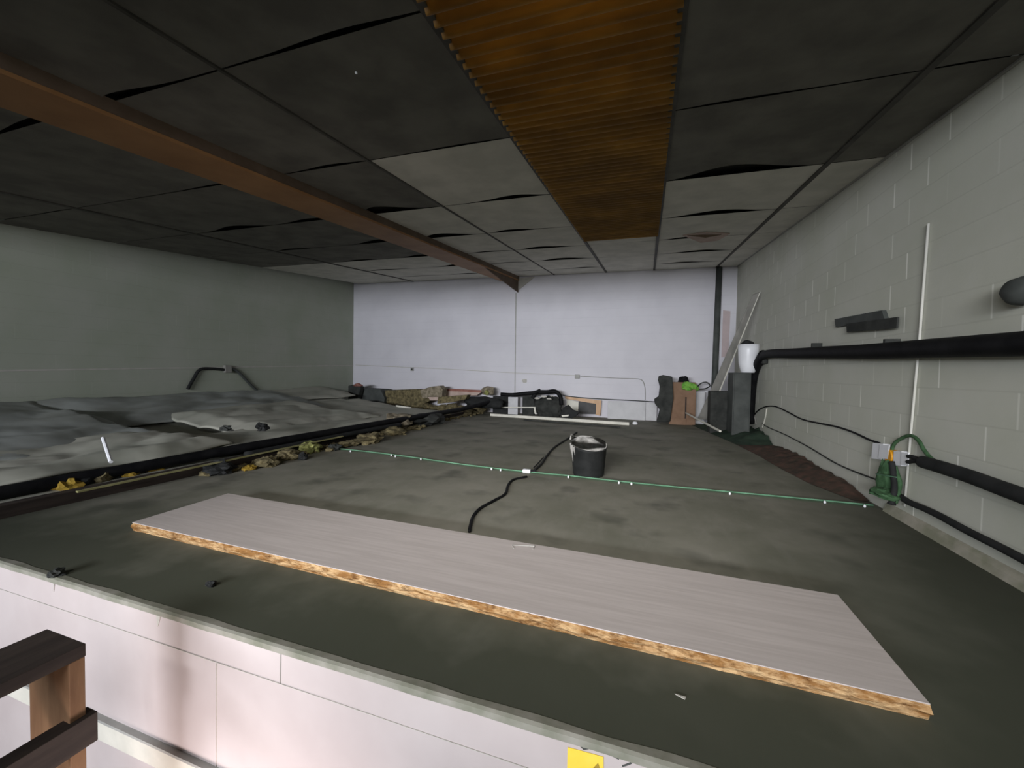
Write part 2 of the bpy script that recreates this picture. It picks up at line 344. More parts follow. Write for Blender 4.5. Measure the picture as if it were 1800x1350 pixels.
# ceiling of sagging insulation panels on a grid of bars
cols = [xleft(0) - 0.1, -7.35, -6.25, -4.75, -3.40, -2.223, -0.943, 0.097, 1.406, XR + 0.02]
rows = [-0.6, 0.35, 1.6, 2.82, 4.10, 5.42, 6.68, 7.85, 9.0, YB]
mb = MB(); mbd = MB(); rnd = random.Random(4)
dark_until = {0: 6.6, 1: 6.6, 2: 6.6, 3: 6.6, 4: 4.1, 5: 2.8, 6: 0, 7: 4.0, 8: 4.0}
for ci in range(len(cols) - 1):
    xa, xb = cols[ci], cols[ci + 1]
    for ri in range(len(rows) - 1):
        y0, y1 = rows[ri], rows[ri + 1]
        if ci == 6 and y0 < 6.6:
            if y1 > 6.6: y0 = 6.22
            else: continue
        big = ci in (2, 3, 4, 5, 7)
        s_ = rnd.uniform(0.008, 0.02) if big else 0.006
        gap = (rnd.uniform(0.03, 0.07) if y0 < 2.5 else rnd.uniform(0.12, 0.26)) if big else 0.02
        if ci == 6 or y1 == YB: s_, gap = 0.008, 0.02
        ph = rnd.uniform(-0.25, 0.25)
        def pf(u, v, xa=xa, xb=xb, y0=y0, y1=y1, s_=s_, ph=ph, gap=gap):
            prof = max(0, math.sin(PI * min(1, max(0, u + ph * math.sin(PI * u))))) ** 2.2
            x = xa + (xb - xa) * u; y = y0 + (y1 - y0 - 0.012 - gap * prof * v ** 6) * v
            return (x, y, zceil(x, y) - s_ * prof * (v ** 4) - 0.006 * math.sin(PI * u) * math.sin(PI * v))
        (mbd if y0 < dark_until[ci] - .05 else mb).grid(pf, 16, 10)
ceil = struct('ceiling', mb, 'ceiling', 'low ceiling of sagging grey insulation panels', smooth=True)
struct('ceiling', mbd, 'ceiling_shaded', 'insulation panels of the near ceiling with shade painted into a darker felt', smooth=True)
mb = MB()     # roof deck above the panels, open over the rooflight
def slopebox(mb, xa, xb, ya_, yb_, o0, o1):
    q = lambda x, y, o: (x, y, zceil(x, y) + o)
    mb.hexa([q(xa, ya_, o0), q(xb, ya_, o0), q(xb, yb_, o0), q(xa, yb_, o0)], [q(xa, ya_, o1), q(xb, ya_, o1), q(xb, yb_, o1), q(xa, yb_, o1)]); return mb
slopebox(mb, XL - .4, -0.99, -2.5, YB, 0.06, 0.14); slopebox(mb, 0.14, XR, -0.6, YB, 0.06, 0.14); slopebox(mb, -0.99, 0.14, 6.4, YB, 0.06, 0.14)
struct('ceiling_roof', mb, 'void')
# bars of the grid
bars = [(-2.223, .011), (-0.96, .022), (0.115, .022), (1.406, .02), (-6.25, .03)]
for k, (x, hw) in enumerate(bars):
    struct('trim_%d' % (7 + k), slopebox(MB(), x - hw, x + hw, -0.6, YB, -0.012, 0.03), 'tbar')
# edge batten at the right wall
struct('trim_14', slopebox(MB(), XR - 0.02, XR, -0.6, YB, -0.012, 0.02), 'gripe')
struct('baseboard_right', MB().hexa([(XR, 1.0, 0), (XR - 0.045, 1.0, 0), (XR - 0.03, 3.9, 0), (XR, 3.9, 0)], [(XR, 1.0, 0.07), (XR - 0.015, 1.0, 0.06), (XR - 0.01, 3.9, 0.06), (XR, 3.9, 0.07)]), 'skirt', 'mossy mortar fillet at the foot of the right wall')

# corrugated rooflight
def corr(u, v):
    x = -0.955 + 1.07 * u; y = 0.2 + 6.05 * v
    return (x, y, zceil(x, y) - 0.012 + 0.021 * math.sin(2 * PI * y / 0.0765))
o = obj('corrugated_rooflight', MB().grid(corr, 6, 1000), 'amber', smooth=True)
tag(o, 'long amber corrugated plastic rooflight sheet set into the ceiling', 'rooflight')

# steel beam under the ceiling with a knee at the back wall
bt = thing('roof_beam', (-3.35, 5, zceil(-3.35, 5) - 0.15), 'rust brown roof beam running back under the ceiling to the end wall', 'beam')
end = VY(904, 514, YB - 0.01); xr_, xl_ = -3.13, -3.60
top = lambda x, y, o: (x, y, zceil(x, y) - o)
dend = zceil(end.x, YB) - end.z
mb = MB()
ys = [-1.4, 1, 3, 5, 7, 8.2]
mb.hexa([top(xl_, -0.6, .115), top(xr_, -0.6, .115), top(xr_, YB - .01, .115), top(xl_, YB - .01, .115)], [top(xl_, -0.6, .09), top(xr_, -0.6, .09), top(xr_, YB - .01, .09), top(xl_, YB - .01, .09)])
obj('bottom_flange', mb, 'beam', bt)
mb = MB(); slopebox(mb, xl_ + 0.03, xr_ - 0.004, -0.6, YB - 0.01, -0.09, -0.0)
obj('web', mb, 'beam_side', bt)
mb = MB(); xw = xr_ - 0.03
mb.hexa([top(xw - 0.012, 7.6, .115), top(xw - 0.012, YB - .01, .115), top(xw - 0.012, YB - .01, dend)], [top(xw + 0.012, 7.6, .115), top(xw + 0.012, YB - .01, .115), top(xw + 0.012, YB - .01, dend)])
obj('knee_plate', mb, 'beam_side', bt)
mb = MB(); g0 = [WB(907, 489, .001), WB(940, 487, .001), WB(909, 512, .001)]
mb.slab(g0, (0, -0.03, 0)); o = obj('knee_gusset', mb, 'plaster', bt); o['label'] = 'pale triangular plaster gusset'
# back wall joint, stains
struct('trim_15', MB().slab([WB(906, 515, .001), WB(908, 515, .001), WB(905.6, 720, .001), WB(904.2, 720, .001)], (0, -.003, 0)), 'gripe', 'upright seam in the end wall under the beam')
struct('trim_16', MB().slab([WB(625, 641.3, .001), WB(760, 647, .001), WB(905, 655, .001), WB(1010, 659.5, .001), WB(1010, 660.3, .001), WB(905, 656, .001), WB(760, 648, .001), WB(625, 642.3, .001)], (0, -.002, 0)), 'plaster', 'faint level seam across the end wall')
struct('trim_17', MB().slab([WL(0, 650, .001), WL(300, 646, .001), WL(622, 641.5, .001), WL(622, 643, .001), WL(300, 648, .001), WL(0, 653, .001)], (0.004, 0, 0)), 'plaster', 'level seam along the left wall')
struct('trim_18', MB().slab([WB(1271, 545, .001), WB(1284, 547, .001), WB(1280, 628, .001), WB(1268, 628, .001)], (0, -.003, 0)), 'pink_paint', 'pinkish paint patch in the right corner of the end wall')

# ------------------------------------------------------------------ worktop board in the foreground
wt = thing('worktop_board', (-1.1, 1.95, 0), 'long pale woodgrain worktop board lying on the deck, broken chipboard front edge', 'board')
A = FL(232, 919, .052); B = FL(401, 868, .052); D_ = FL(1473, 1047, .052); E_ = FL(1636, 1240, .052)
A, B, D_, E_ = [Vector((p.x, p.y, 0.052)) for p in (A, B, D_, E_)]
mb = MB(); mb.slab([A, E_, D_, B], (0, 0, 0.004)); obj('laminate_top', mb, 'laminate', wt, bevel=0.0015)
def edge(u, v):     # ragged chipboard core
    p = A.lerp(E_, u); r = 0.014 * noise.noise(Vector((p.x * 5, v * 3, 0))) + 0.010 * noise.noise(Vector((p.x * 17, v * 4, 3)))
    prof = 0.012 * math.sin(PI * v)
    return (p.x, p.y - 0.006 + (r - prof) * (0.3 + 0.7 * math.sin(PI * min(1, v + 0.15))) + 0.012, 0.001 + 0.0515 * (1 - v))
mb = MB(); mb.grid(edge, 400, 8); obj('broken_edge', mb, 'chip', wt, smooth=False)
mb = MB(); I = lambda p, q, k: p.lerp(q, k)
c4 = [A + Vector((0.012, .03, 0)), E_ + Vector((-.004, .03, 0)), D_ + Vector((-.004, -.003, 0)), B + Vector((.006, -.003, 0))]
mb.hexa([Vector((p.x, p.y, 0.001)) for p in c4], [Vector((p.x, p.y, 0.0515)) for p in c4]); obj('core', mb, 'chip', wt)
cl = [FL(900, 958, .058), FL(940, 960, .058), FL(937, 965, .058), FL(903, 964, .058)]
mb = MB(); mb.tube([cl[3], cl[0], cl[1], cl[2]], 0.0022, 6); obj('staple', mb, 'gripe', wt)

# ------------------------------------------------------------------ rubber bucket
bc = FL(1030, 841); bc = Vector((bc.x, bc.y + 0.165, 0))
rz = VY(1029, 779, bc.y).z
bk = thing('bucket', bc, 'black rubber builder\'s bucket with dried grey cement, standing on the deck', 'bucket')
obj('tub', MB().lathe([(0.10, 0.0), (0.150, 0.0), (0.158, 0.02), (0.180, rz - 0.02), (0.187, rz - 0.015), (0.187, rz), (0.176, rz), (0.170, rz - 0.03), (0.150, 0.03), (0.05, 0.03)], bc, 48, 0.004, .045, rz), 'black_matt', bk, smooth=True)
obj('cement_crust', MB().lathe([(0.183, rz + 0.004), (0.174, rz + 0.003), (0.168, rz - 0.03), (0.16, rz - 0.05), (0.10, rz - 0.065), (0.02, rz - 0.07)], bc, 48, 0.004, .045, rz), 'cement', bk, smooth=True)
mb = MB(); mb.lump(bc + Vector((-.08, 0.03, rz - 0.07)), (.06, .06, .05), 3); mb.lump(bc + Vector((.05, .07, rz - 0.07)), (.07, .06, .045), 5)
o = obj('cement_lump', mb, 'cement', bk)
for a, L_ in ((3.75, .17), (3.95, .09), (3.5, .12)):
    mb = MB(); tz = rz + .045 * (math.sin(a) - .45 * math.cos(a)); pr = 0.188
    mb.tube([bc + Vector((pr * math.cos(a), pr * math.sin(a), tz)), bc + Vector(((pr - .004) * math.cos(a), (pr - .004) * math.sin(a), tz - L_ * .5)), bc + Vector(((pr - .014) * math.cos(a), (pr - .014) * math.sin(a), tz - L_))], [.012, .008, .004], 6)
    obj('cement_drip', mb, 'cement', bk, smooth=True)
mb = MB(); hp = [bc + Vector((0.187 * math.cos(a), 0.187 * math.sin(a) , rz + .045 * (math.sin(a) - .45 * math.cos(a)))) for a in [2.7 + k * 0.1 for k in range(6)]]
mb.tube([p + Vector((-.004, 0, .012 + .035 * math.sin(PI * i / 5))) for i, p in enumerate(hp)], .008, 8); obj('handle', mb, 'cement', bk, smooth=True)

# ------------------------------------------------------------------ cords on the deck
def cable(name, pts, r, mat, label=None, cat='cable', parent=None, n=6, seg=8):
    mb = MB(); mb.tube(smooth_pts(pts, n), r, seg); o = obj(name, mb, mat, parent, smooth=True)
    return tag(o, label, cat) if label else o
cable('power_cord', [FL(1014, 760, .012), FL(995, 773, .012), FL(975, 786, .012), FL(962, 800, .012), FL(952, 815, .012), FL(940, 826, .012)], 0.013, 'black_matt', 'dark flex running from beside the bucket to the white connector', 'cord')
cable('power_cord', [FL(955, 804, .012), FL(945, 815, .012), FL(938, 822, .012)], 0.006, 'black_matt', 'short loose dark cord end lying beside the white connector', 'cord')
cable('power_cord', [FL(926, 838, .01), FL(903, 843, .01), FL(893, 853, .01), FL(888, 868, .01), FL(870, 879, .01), FL(845, 893, .01), FL(832, 907, .01), FL(827, 922, .01), FL(825, 934, .01)], 0.011, 'black', 'black flex curling from the white connector to behind the worktop board', 'cord')
p_ = FL(927, 831); cn = thing('cable_connector', p_, 'small white plug connector where the dark flex meets the green cable', 'connector')
obj('socket', MB().box(p_.x - .05, p_.x + .035, p_.y - .02, p_.y + .03, .0, .035), 'white', cn, bevel=.006)
obj('plug', MB().tube([p_ + Vector((.035, .005, .018)), p_ + Vector((.085, .012, .018))], .02, 10), 'black', cn)

gpts = [FL(u, v, .012) for u, v in ((575, 787), (640, 793), (720, 803), (820, 817), (925, 829), (1000, 836), (1090, 846), (1180, 855), (1300, 866), (1420, 877), (1535, 888))]
gc = thing('light_string', gpts[4] - Vector((0, 0, .012)), 'thin green cable with small clear bulbs stretched straight across the deck', 'light string')
mb = MB(); mb.tube(smooth_pts(gpts, 6), .007, 8); obj('green_cable', mb, 'green_cable', gc, smooth=True)
mb = MB()
G2 = smooth_pts([gpts[k] for k in range(11)], 4)
for i in range(len(G2) - 1):
    a, b_ = G2[i], G2[i + 1]; wd = .045
    mb.face([(a.x, a.y - wd, .004), (b_.x, b_.y - wd, .004), (b_.x, b_.y + wd, .004), (a.x, a.y + wd, .004)])
obj('green_halo_strip', mb, 'halo', gc)
for u, v in ((616, 792), (688, 799), (695, 801), (740, 806), (864, 823), (880, 825), (999, 837), (1088, 847), (1110, 849), (1283, 866), (1450, 881), (1520, 888)):
    q = FL(u, v, .02); obj('bulb', MB().lump(q - Vector((0, 0, .008)), (.011, .011, .016), 1, .05, 1, False), 'white', gc, smooth=True)

# ------------------------------------------------------------------ loose bits on the deck
def piece(name, u, v, size, mat, label, cat, seed=0, rough=.35, z=0.0, group=None, y=None):
    c = FL(u, v, z) if y is None else VY(u, v, y)
    o = obj(name, MB().lump(c, size, seed, rough), mat); return tag(o, label, cat, group)
piece('debris_scrap', 371, 1030, (.022, .02, .014), 'black_matt', 'small black scrap on the deck in front of the worktop board', 'debris', 3, .6)
piece('debris_scrap', 100, 1012, (.03, .03, .02), 'dark', 'dark tuft caught on the deck lip at the far left front', 'debris', 5, .6)
piece('debris_scrap', 865, 731, (.035, .035, .03), 'white', 'tiny white crumb on the deck near the end wall', 'debris', 8, .3)
mb = MB(); mb.slab([FL(1186, 1220, .002), FL(1206, 1226, .002), FL(1204, 1230, .002), FL(1192, 1224, .002)], (0, 0, .002)); tag(obj('debris_scrap', mb, 'plaster'), 'thin pale splinter on the dark deck near the front edge', 'debris')
piece('debris_scrap', 1116, 746, (.05, .04, .04), 'white', 'small white block at the right end of the long batten', 'debris', 9, .15)

# yellow sticker with a dark mark on the front face, chips of paint beside it
st = thing('sticker', PF(1030, 1335), 'yellow sticker on the white front face under the deck edge', 'sticker')
obj('sticker_sheet', MB().slab([PF(998, 1313, .001), PF(1061, 1330, .001), PF(1061, 1400, .001), PF(996, 1400, .001)], (0, -.0015, 0)), 'yellow', st)
obj('printed_mark', MB().slab([PF(1043, 1350, .003), PF(1051, 1341, .003), PF(1055, 1352, .003)], (0, -.0008, 0)), 'foam_yellow', st)
mb = MB()
for L_ in ([(988, 1295), (994, 1303), (1000, 1300)], [(1015, 1306), (1026, 1317), (1045, 1314)], [(1062, 1320), (1080, 1330), (1088, 1334)], [(1094, 1347), (1108, 1342), (1118, 1335)]):
    P_ = [PF(u, v, .002) for u, v in L_]
    mb.tube(P_, .0022, 5)
struct('trim_19', mb, 'slate', 'dark cracks in the paint beside the yellow sticker')
mb = MB(); mb.slab([PF(274, 1072, .001), PF(284, 1075, .001), PF(281, 1090, .001), PF(278, 1101, .001)], (0, -.002, 0)); struct('trim_20', mb, 'plaster', 'small grey drip stain under the deck lip')
mb = MB(); mb.slab([PF(94, 1017, .001), PF(97, 1018, .001), PF(95, 1040, .001)], (0, -.002, 0)); struct('trim_21', mb, 'plaster')

# ------------------------------------------------------------------ timber guard rail in the near left corner
yP = 0.80
def xy(u, v): d = ray(u, v); return d.x / d.y
a_ = VY(83, 1108, yP); b_ = VY(151, 1128, yP); zT = (a_.z + b_.z) / 2
gr = thing('guard_rail', (a_.x, yP, zT - 0.9), 'dark brown timber guard rail end in the bottom left corner', 'guard rail')
yn = b_.x / xy(122, 1210); xin = yn * xy(52, 1250); zR = VY(122, 1168, yn).z
obj('top_rail', MB().box(a_.x, b_.x, -0.9, yP, zR, zT), 'dark_wood', gr, bevel=.002)
o = obj('post', MB().box(xin, b_.x - .001, yn, yP - .002, -2.9, zR), 'tan_wood', gr, bevel=.002)
o['label'] = 'tan brown square post'
xo = b_.x + .02; yL = xo / xy(172, 1250); zl1, zl0 = VY(172, 1250, yL).z, VY(172, 1300, yL).z
xi2 = FL(87, 1281, zl1).x
obj('side_rail', MB().box(xi2, xo, -0.9, yL, zl0, zl1), 'dark_wood', gr, bevel=.002)

# ------------------------------------------------------------------ right wall: pipes, ducts, boxes
PO = 0.085
pp = thing('black_pipe', WR(1600, 614, PO), 'thick black pipe running level along the right wall', 'pipe')
hp = [WR(1338, 628, PO), WR(1350, 622, PO), WR(1400, 621, PO), WR(1450, 619.5, PO), WR(1520, 618, PO), WR(1600, 614, PO), WR(1700, 609, PO), WR(1800, 604, PO), WR(1950, 594, PO), WR(2400, 570, PO)]
mb = MB(); mb.tube(smooth_pts(hp, 5), .062, 16); obj('level_run', mb, 'black', pp, smooth=True)
dn = [WR(1342, 622, PO), WR(1335, 634, PO), WR(1326, 655, PO), WR(1321, 690, PO), WR(1318, 744, PO)]
mb = MB(); mb.tube(smooth_pts(dn, 5), .068, 16); obj('drop_run', mb, 'black', pp, smooth=True)
for u in (1428, 1556):
    q = WR(u, 619, PO); mb = MB(); mb.box(q.x - .01, XR, q.y - .015, q.y + .015, q.z + .05, q.z + .10); obj('pipe_clip', mb, 'dark', pp)
q = WR(1343, 634, .05); obj('elbow_lug', MB().box(q.x - .03, XR, q.y - .04, q.y + .04, q.z - .05, q.z + .02), 'dark', pp, bevel=.01)

# vertical conduit / edge trim on right wall
ca, cb_ = WR(1632, 393, .012), WR(1590, 890, .012)
cv = obj('wall_conduit', MB().tube([ca, WR(1616, 600, .012), WR(1603, 740, .012), cb_], .008, 10), 'skirt_pale', smooth=True)
tag(cv, 'slim upright off-white conduit on the right wall', 'conduit')
# dark pieces stuck to wall
pl = thing('wall_bracket', WR(1530, 566), 'two overlapping dark metal plates fixed to the right wall above the pipe', 'bracket')
obj('upper_plate', MB().slab([WR(1473, 561), WR(1558, 545), WR(1563, 561), WR(1475, 575)], (-.03, 0, 0)), 'slate', pl)
obj('lower_plate', MB().slab([WR(1490, 569, .031), WR(1581, 557, .031), WR(1579, 577, .031), WR(1491, 584, .031)], (-.012, 0, 0)), 'dark', pl)
q = WR(1822, 492, .0); o = obj('wall_lamp', MB().lump(q - Vector((.05, 0, 0.05)), (.06, .10, .07), 2, .1, 3, False), 'slate', smooth=True)
tag(o, 'dark rounded fitting on the right wall at the right edge of the picture', 'wall fitting')

# lower duct with two cable tails
dt = thing('cable_duct', WR(1700, 838, .05), 'thick black flexible duct on the right wall starting at the white junction box', 'duct')
mb = MB(); mb.tube(smooth_pts([WR(1622, 812, .06), WR(1650, 820, .06), WR(1700, 836, .06), WR(1760, 858, .06), WR(1820, 880, .06), WR(2100, 985, .06)], 8), .04, 14)
obj('sleeve', mb, 'black_matt', dt, smooth=True)
for e in ((1597, 802), (1596, 812)):
    mb = MB(); mb.tube(smooth_pts([WR(*e, .05), WR(1610, 808 + (e[1] - 807) * .5, .055), WR(1632, 815, .06)], 5), .015, 8); obj('cable_tail', mb, 'black_matt', dt, smooth=True)
cable('black_hose', [WR(u, v, .03) for u, v in ((1584, 874), (1600, 884), (1620, 892), (1650, 906), (1700, 933), (1750, 958), (1800, 984), (1950, 1065))], .022, 'black_matt', 'black hose along the foot of the right wall under the duct', 'hose')
# white boxes
def wallbox(name, quad, d, mat, label, cat):
    t_ = thing(name, WR(*quad[0]), label, cat)
    obj('box_body', MB().slab([WR(*q_) for q_ in quad], (-d, 0, 0)), mat, t_, bevel=.004)
    quad2 = [tuple(sum(q_[i] for q_ in quad) / 4 * .12 + c_[i] * .88 for i in (0, 1)) for c_ in quad]
    obj('box_lid', MB().slab([WR(*q_, d) for q_ in quad2], (-.006, 0, 0)), mat, t_, bevel=.002)
    return t_
wallbox('junction_box', [(1547, 779), (1566, 781), (1563, 809), (1544, 807)], .05, 'white', 'small white junction box on the right wall, left of the orange disc', 'junction box')
wallbox('junction_box', [(1585, 793), (1600, 794), (1599, 820), (1584, 819)], .05, 'white', 'small white junction box on the right wall where the black duct starts', 'junction box')
q = WR(1576, 803, 0); tag(obj('orange_disc', MB().tube([q, q - Vector((.055, 0, 0))], .052, 24), 'orange', bevel=.006), 'round orange cover between the two white junction boxes', 'cover')
# green cable arcs and tangle
cable('green_hose', [WR(u, v, .03) for u, v in ((1566, 800), (1572, 780), (1590, 768), (1603, 766), (1615, 775), (1625, 792), (1640, 808), (1665, 818))], .012, 'green_net', 'green cable arching over the junction boxes to the black duct', 'cable')
cable('green_hose', [WR(u, v, .05) for u, v in ((1573, 820), (1578, 835), (1582, 850), (1578, 870), (1574, 884))], .014, 'green_net', 'green cable hanging straight down under the orange cover', 'cable')
mb = MB(); mb.lump(WR(1554, 872, .09) * 1, (.08, .13, .04), 6, .4); mb.lump(WR(1555, 872, .06), (.04, .085, .17), 4, .3)
tag(obj('green_net_bundle', mb, 'green_net'), 'bundle of green netting hanging at the foot of the right wall', 'netting')
cable('green_twine', [WR(1540, 833, .15), WR(1558, 836, .16), WR(1576, 839, .15)], .004, 'green_cable', 'pale green twine tied across the green netting bundle', 'twine')
mb = MB(); mb.tube(smooth_pts([WR(1568, 812, .06), WR(1571, 835, .07), WR(1572, 860, .08), WR(1567, 886, .09)], 5), [.02] * 15 + [.028], 8); tag(obj('black_strap', mb, 'black_matt', smooth=True), 'black strap hanging beside the green netting bundle', 'strap')
# wires along wall
cable('wall_cable', [WR(u, v, .02) for u, v in ((1323, 733), (1332, 722), (1345, 715), (1360, 714), (1372, 718), (1390, 727), (1410, 737), (1440, 744), (1470, 750), (1500, 760), (1528, 773), (1546, 779))], .009, 'black', 'thin black cable drooping along the right wall to the left junction box', 'cable')
cable('wall_cable', [WR(u, v, .015) for u, v in ((1340, 745), (1352, 752), (1380, 764), (1420, 785), (1465, 812), (1500, 828), (1540, 843))], .007, 'dark', 'dark cable low on the right wall above the red netting', 'cable')
cable('wall_cable', [WR(u, v, .018) for u, v in ((1348, 718), (1345, 735), (1340, 752))], .011, 'offwhite', 'short white cable hanging below the loop of black cable', 'cable')
cable('wall_cable', [WR(u, v, .02) for u, v in ((1326, 680), (1328, 700), (1325, 720), (1329, 745))], .012, 'boardgrey', 'frayed grey cable beside the upright black pipe', 'cable')

# ------------------------------------------------------------------ netting and tarpaulin along the foot of the right wall
def heap(name, y0, y1, wfn, hgt, mat, label, cat, seed):
    def fn(u, v):
        y = y0 + (y1 - y0) * v; wd = wfn(y); x = XR - 0.015 - wd * u
        h = hgt * (math.sin(PI * min(1, 0.45 + 0.55 * u))) * min(1, 6 * v + .15, 6 * (1 - v) + .1)
        h *= 0.7 + 0.6 * abs(noise.noise(Vector((x * 5 + seed, y * 4, 1)))) + .3 * abs(noise.noise(Vector((x * 14, y * 12, seed))))
        return (x, y, max(0.006, h) if 0 < u < 1 else max(.004, h))
    mb = MB(); mb.grid(fn, 14, 60)
    def fb(u, v):
        y = y0 + (y1 - y0) * v; return (XR - 0.015 - wfn(y) * u, y, 0.002)
    mb.grid(fb, 2, 20)
    return tag(obj(name, mb, mat, smooth=True), label, cat)
def wf(y):
    pts = [(4.1, .10), (4.6, .26), (5.2, .33), (6.0, .38), (7.0, .50), (8.0, .68), (9.3, .9)]
    for (a0, b0), (a1, b1) in zip(pts, pts[1:]):
        if y <= a1: return b0 + (b1 - b0) * max(0, (y - a0)) / (a1 - a0)
    return .9
heap('netting_heap', 4.12, 6.9, wf, .09, 'net_red', 'long heap of dark red brown netting along the foot of the right wall', 'netting', 2)
heap('tarpaulin', 6.8, 9.3, wf, .16, 'tarp_green', 'dark green tarpaulin heaped in the far right corner before the cardboard box', 'tarpaulin', 8)

# ------------------------------------------------------------------ far right corner
pc = [WB(1264, 475, .05), WB(1258, 640, .05)]
tag(obj('soil_pipe', MB().tube([(pc[0].x, YB - .07, zceil(pc[0].x, YB) - .03), (pc[1].x - .01, YB - .07, pc[1].z), (pc[1].x - .03, YB - .07, 0.0)], .062, 16), 'slate', smooth=True), 'dark grey upright pipe in the far right corner of the end wall', 'pipe')
# leaning board
bL, bR = VY(1226, 737, 9.15), VY(1243, 738, 9.10); tL, tR = VY(1323, 519, 7.75), VY(1338, 514, 7.65)
bL.z = bR.z = 0.165
tR.x = min(tR.x, XR - .07)
nrm = (bR - bL).cross(tL - bL).normalized()
if nrm.y < 0: nrm = -nrm
wdt = .035
lb = thing('leaning_board', (bL.x, bL.y, 0), 'long grey board leaning steeply against the right wall beside the white bucket', 'board')
bL.z = bR.z = 0.0; dd = (bL - tL); bL = tL + (VY(1226, 737, 9.15) - tL) * 1.0; bR = tR + (VY(1243, 738, 9.1) - tR) * 1.0
obj('board_face', MB().slab([bL, bR, tR, tL], nrm * wdt), 'boardgrey', lb)
ed = (bR - bL).normalized() * .022
obj('pale_edge', MB().slab([bR + ed * .02, bR + ed * 1.3, tR + ed * .6, tR + ed * .02], nrm * wdt), 'offwhite', lb)
# cabinet carrying the white bucket
cz = VY(1310, 655, 7.5).z
x0, x1 = VY(1262, 700, 7.5).x, VY(1320, 700, 7.5).x
cb = thing('tall_cabinet', ((x0 + x1) / 2, 7.75, 0), 'tall dark slate grey cabinet against the right wall under the white bucket', 'cabinet')
obj('cabinet_body', MB().box(x0 + .22, XR - .18, 7.5, 7.95, .0, cz), 'slate', cb, bevel=.008)
obj('door', MB().box(x0 + .24, XR - .20, 7.485, 7.5, .03, cz - .02), 'slate', cb, bevel=.004)
tag(obj('concrete_block', MB().box(VY(1249, 700, 8.0).x, VY(1288, 700, 8.0).x, 8.0, 8.35, 0.0, VY(1265, 688, 8.0).z), 'dark', bevel=.015), 'squat dark block at the foot of the leaning board', 'block')
wb = Vector((VY(1316, 640, 7.62).x, 7.66, cz)); wtop = VY(1316, 604, 7.45).z
rT = (VY(1335, 604, 7.6).x - VY(1297, 604, 7.6).x) / 2; hB = wtop - cz
wbk = thing('plastic_bucket', wb, 'white plastic bucket standing high on the dark cabinet by the right wall', 'bucket')
obj('pail', MB().lathe([(rT * .3, 0), (rT * .62, 0), (rT * .68, .02), (rT * .9, hB * .35), (rT * .97, hB * .8), (rT, hB), (rT * .94, hB), (rT * .9, hB * .5), (rT * .3, hB * .3)], wb, 40), 'white', wbk, smooth=True)
obj('dark_contents', MB().lump(wb + Vector((-.02, 0, hB - .05)), (rT * .6, rT * .6, .07), 4, .4), 'black_matt', wbk)

# cardboard box with black backing, green rag on top
def boxat(name, u0, u1, vt, vb, y, d, mat, parent=None, bevel=.004, z0=None):
    a = VY(u0, vb, y); b = VY(u1, vb, y); zt = VY((u0 + u1) / 2, vt, y).z
    zb = max(0.0, VY((u0 + u1) / 2, vb, y).z) if z0 is None else z0
    return obj(name, MB().box(a.x, b.x, y, y + d, zb, zt), mat, parent, bevel=bevel)
yc = 9.15
a = VY(1178, 740, yc)
cbx = thing('cardboard_box', (a.x + .2, yc, 0), 'tall brown cardboard box before the end wall, green rag on top', 'box')
boxat('carton', 1178, 1222, 672, 742, yc, .3, 'cardboard', cbx, z0=0.0)
boxat('left_flap', 1179, 1203, 697, 735, yc - .012, .01, 'wood' if False else 'cardboard', cbx, .001)
boxat('open_slit', 1203.5, 1206, 698, 738, yc - .006, .006, 'dark_wood', cbx, 0)
boxat('lower_flap', 1176, 1206, 735, 743, yc - .03, .028, 'cardboard', cbx, .001, z0=0.0)
piece('green_rag', 1210, 686, (.17, .13, .10), 'green_rag', 'bright green rag draped over the cardboard box', 'rag', 4, .5, y=9.2)
piece('black_bundle', 1201, 672, (.10, .08, .075), 'black', 'small black bundle on top of the green rag', 'bundle', 7, .4, y=9.32)
# black engine-like post left of the box
prof = [(1154, 742), (1157, 733), (1160, 720), (1151, 710), (1150, 702), (1158, 697), (1160, 680), (1157, 668), (1158, 661), (1166, 659), (1182, 662), (1184, 700), (1178, 742)]
o = obj('machine_part', MB().slab([VY(u, v, 9.05) for u, v in prof], (0, .22, 0)), 'dark', bevel=.02)
tag(o, 'dark knobbly upright machine part standing left of the cardboard box', 'machine part')
# white panel behind box and cord
boxat('plasterboard_offcut', 1222, 1238, 688, 732, 9.5, .03, 'palepaint', z0=0.0); tag(bpy.data.objects['plasterboard_offcut'], 'narrow white panel between the cardboard box and the leaning board', 'panel')
cable('dark_wire', [VY(1225, 681, 9.3), VY(1232, 674, 9.3), VY(1242, 672, 9.3), VY(1248, 678, 9.32), VY(1240, 683, 9.3), VY(1228, 684, 9.3)], .012, 'dark', 'loop of dark wire beside the green rag', 'wire')
tag(obj('white_stick', MB().tube([VY(1206, 726, 9.05), FL(1266, 758, .20)], .018, 8), 'offwhite'), 'slim white stick leaning out from the cardboard box over the tarpaulin', 'stick')

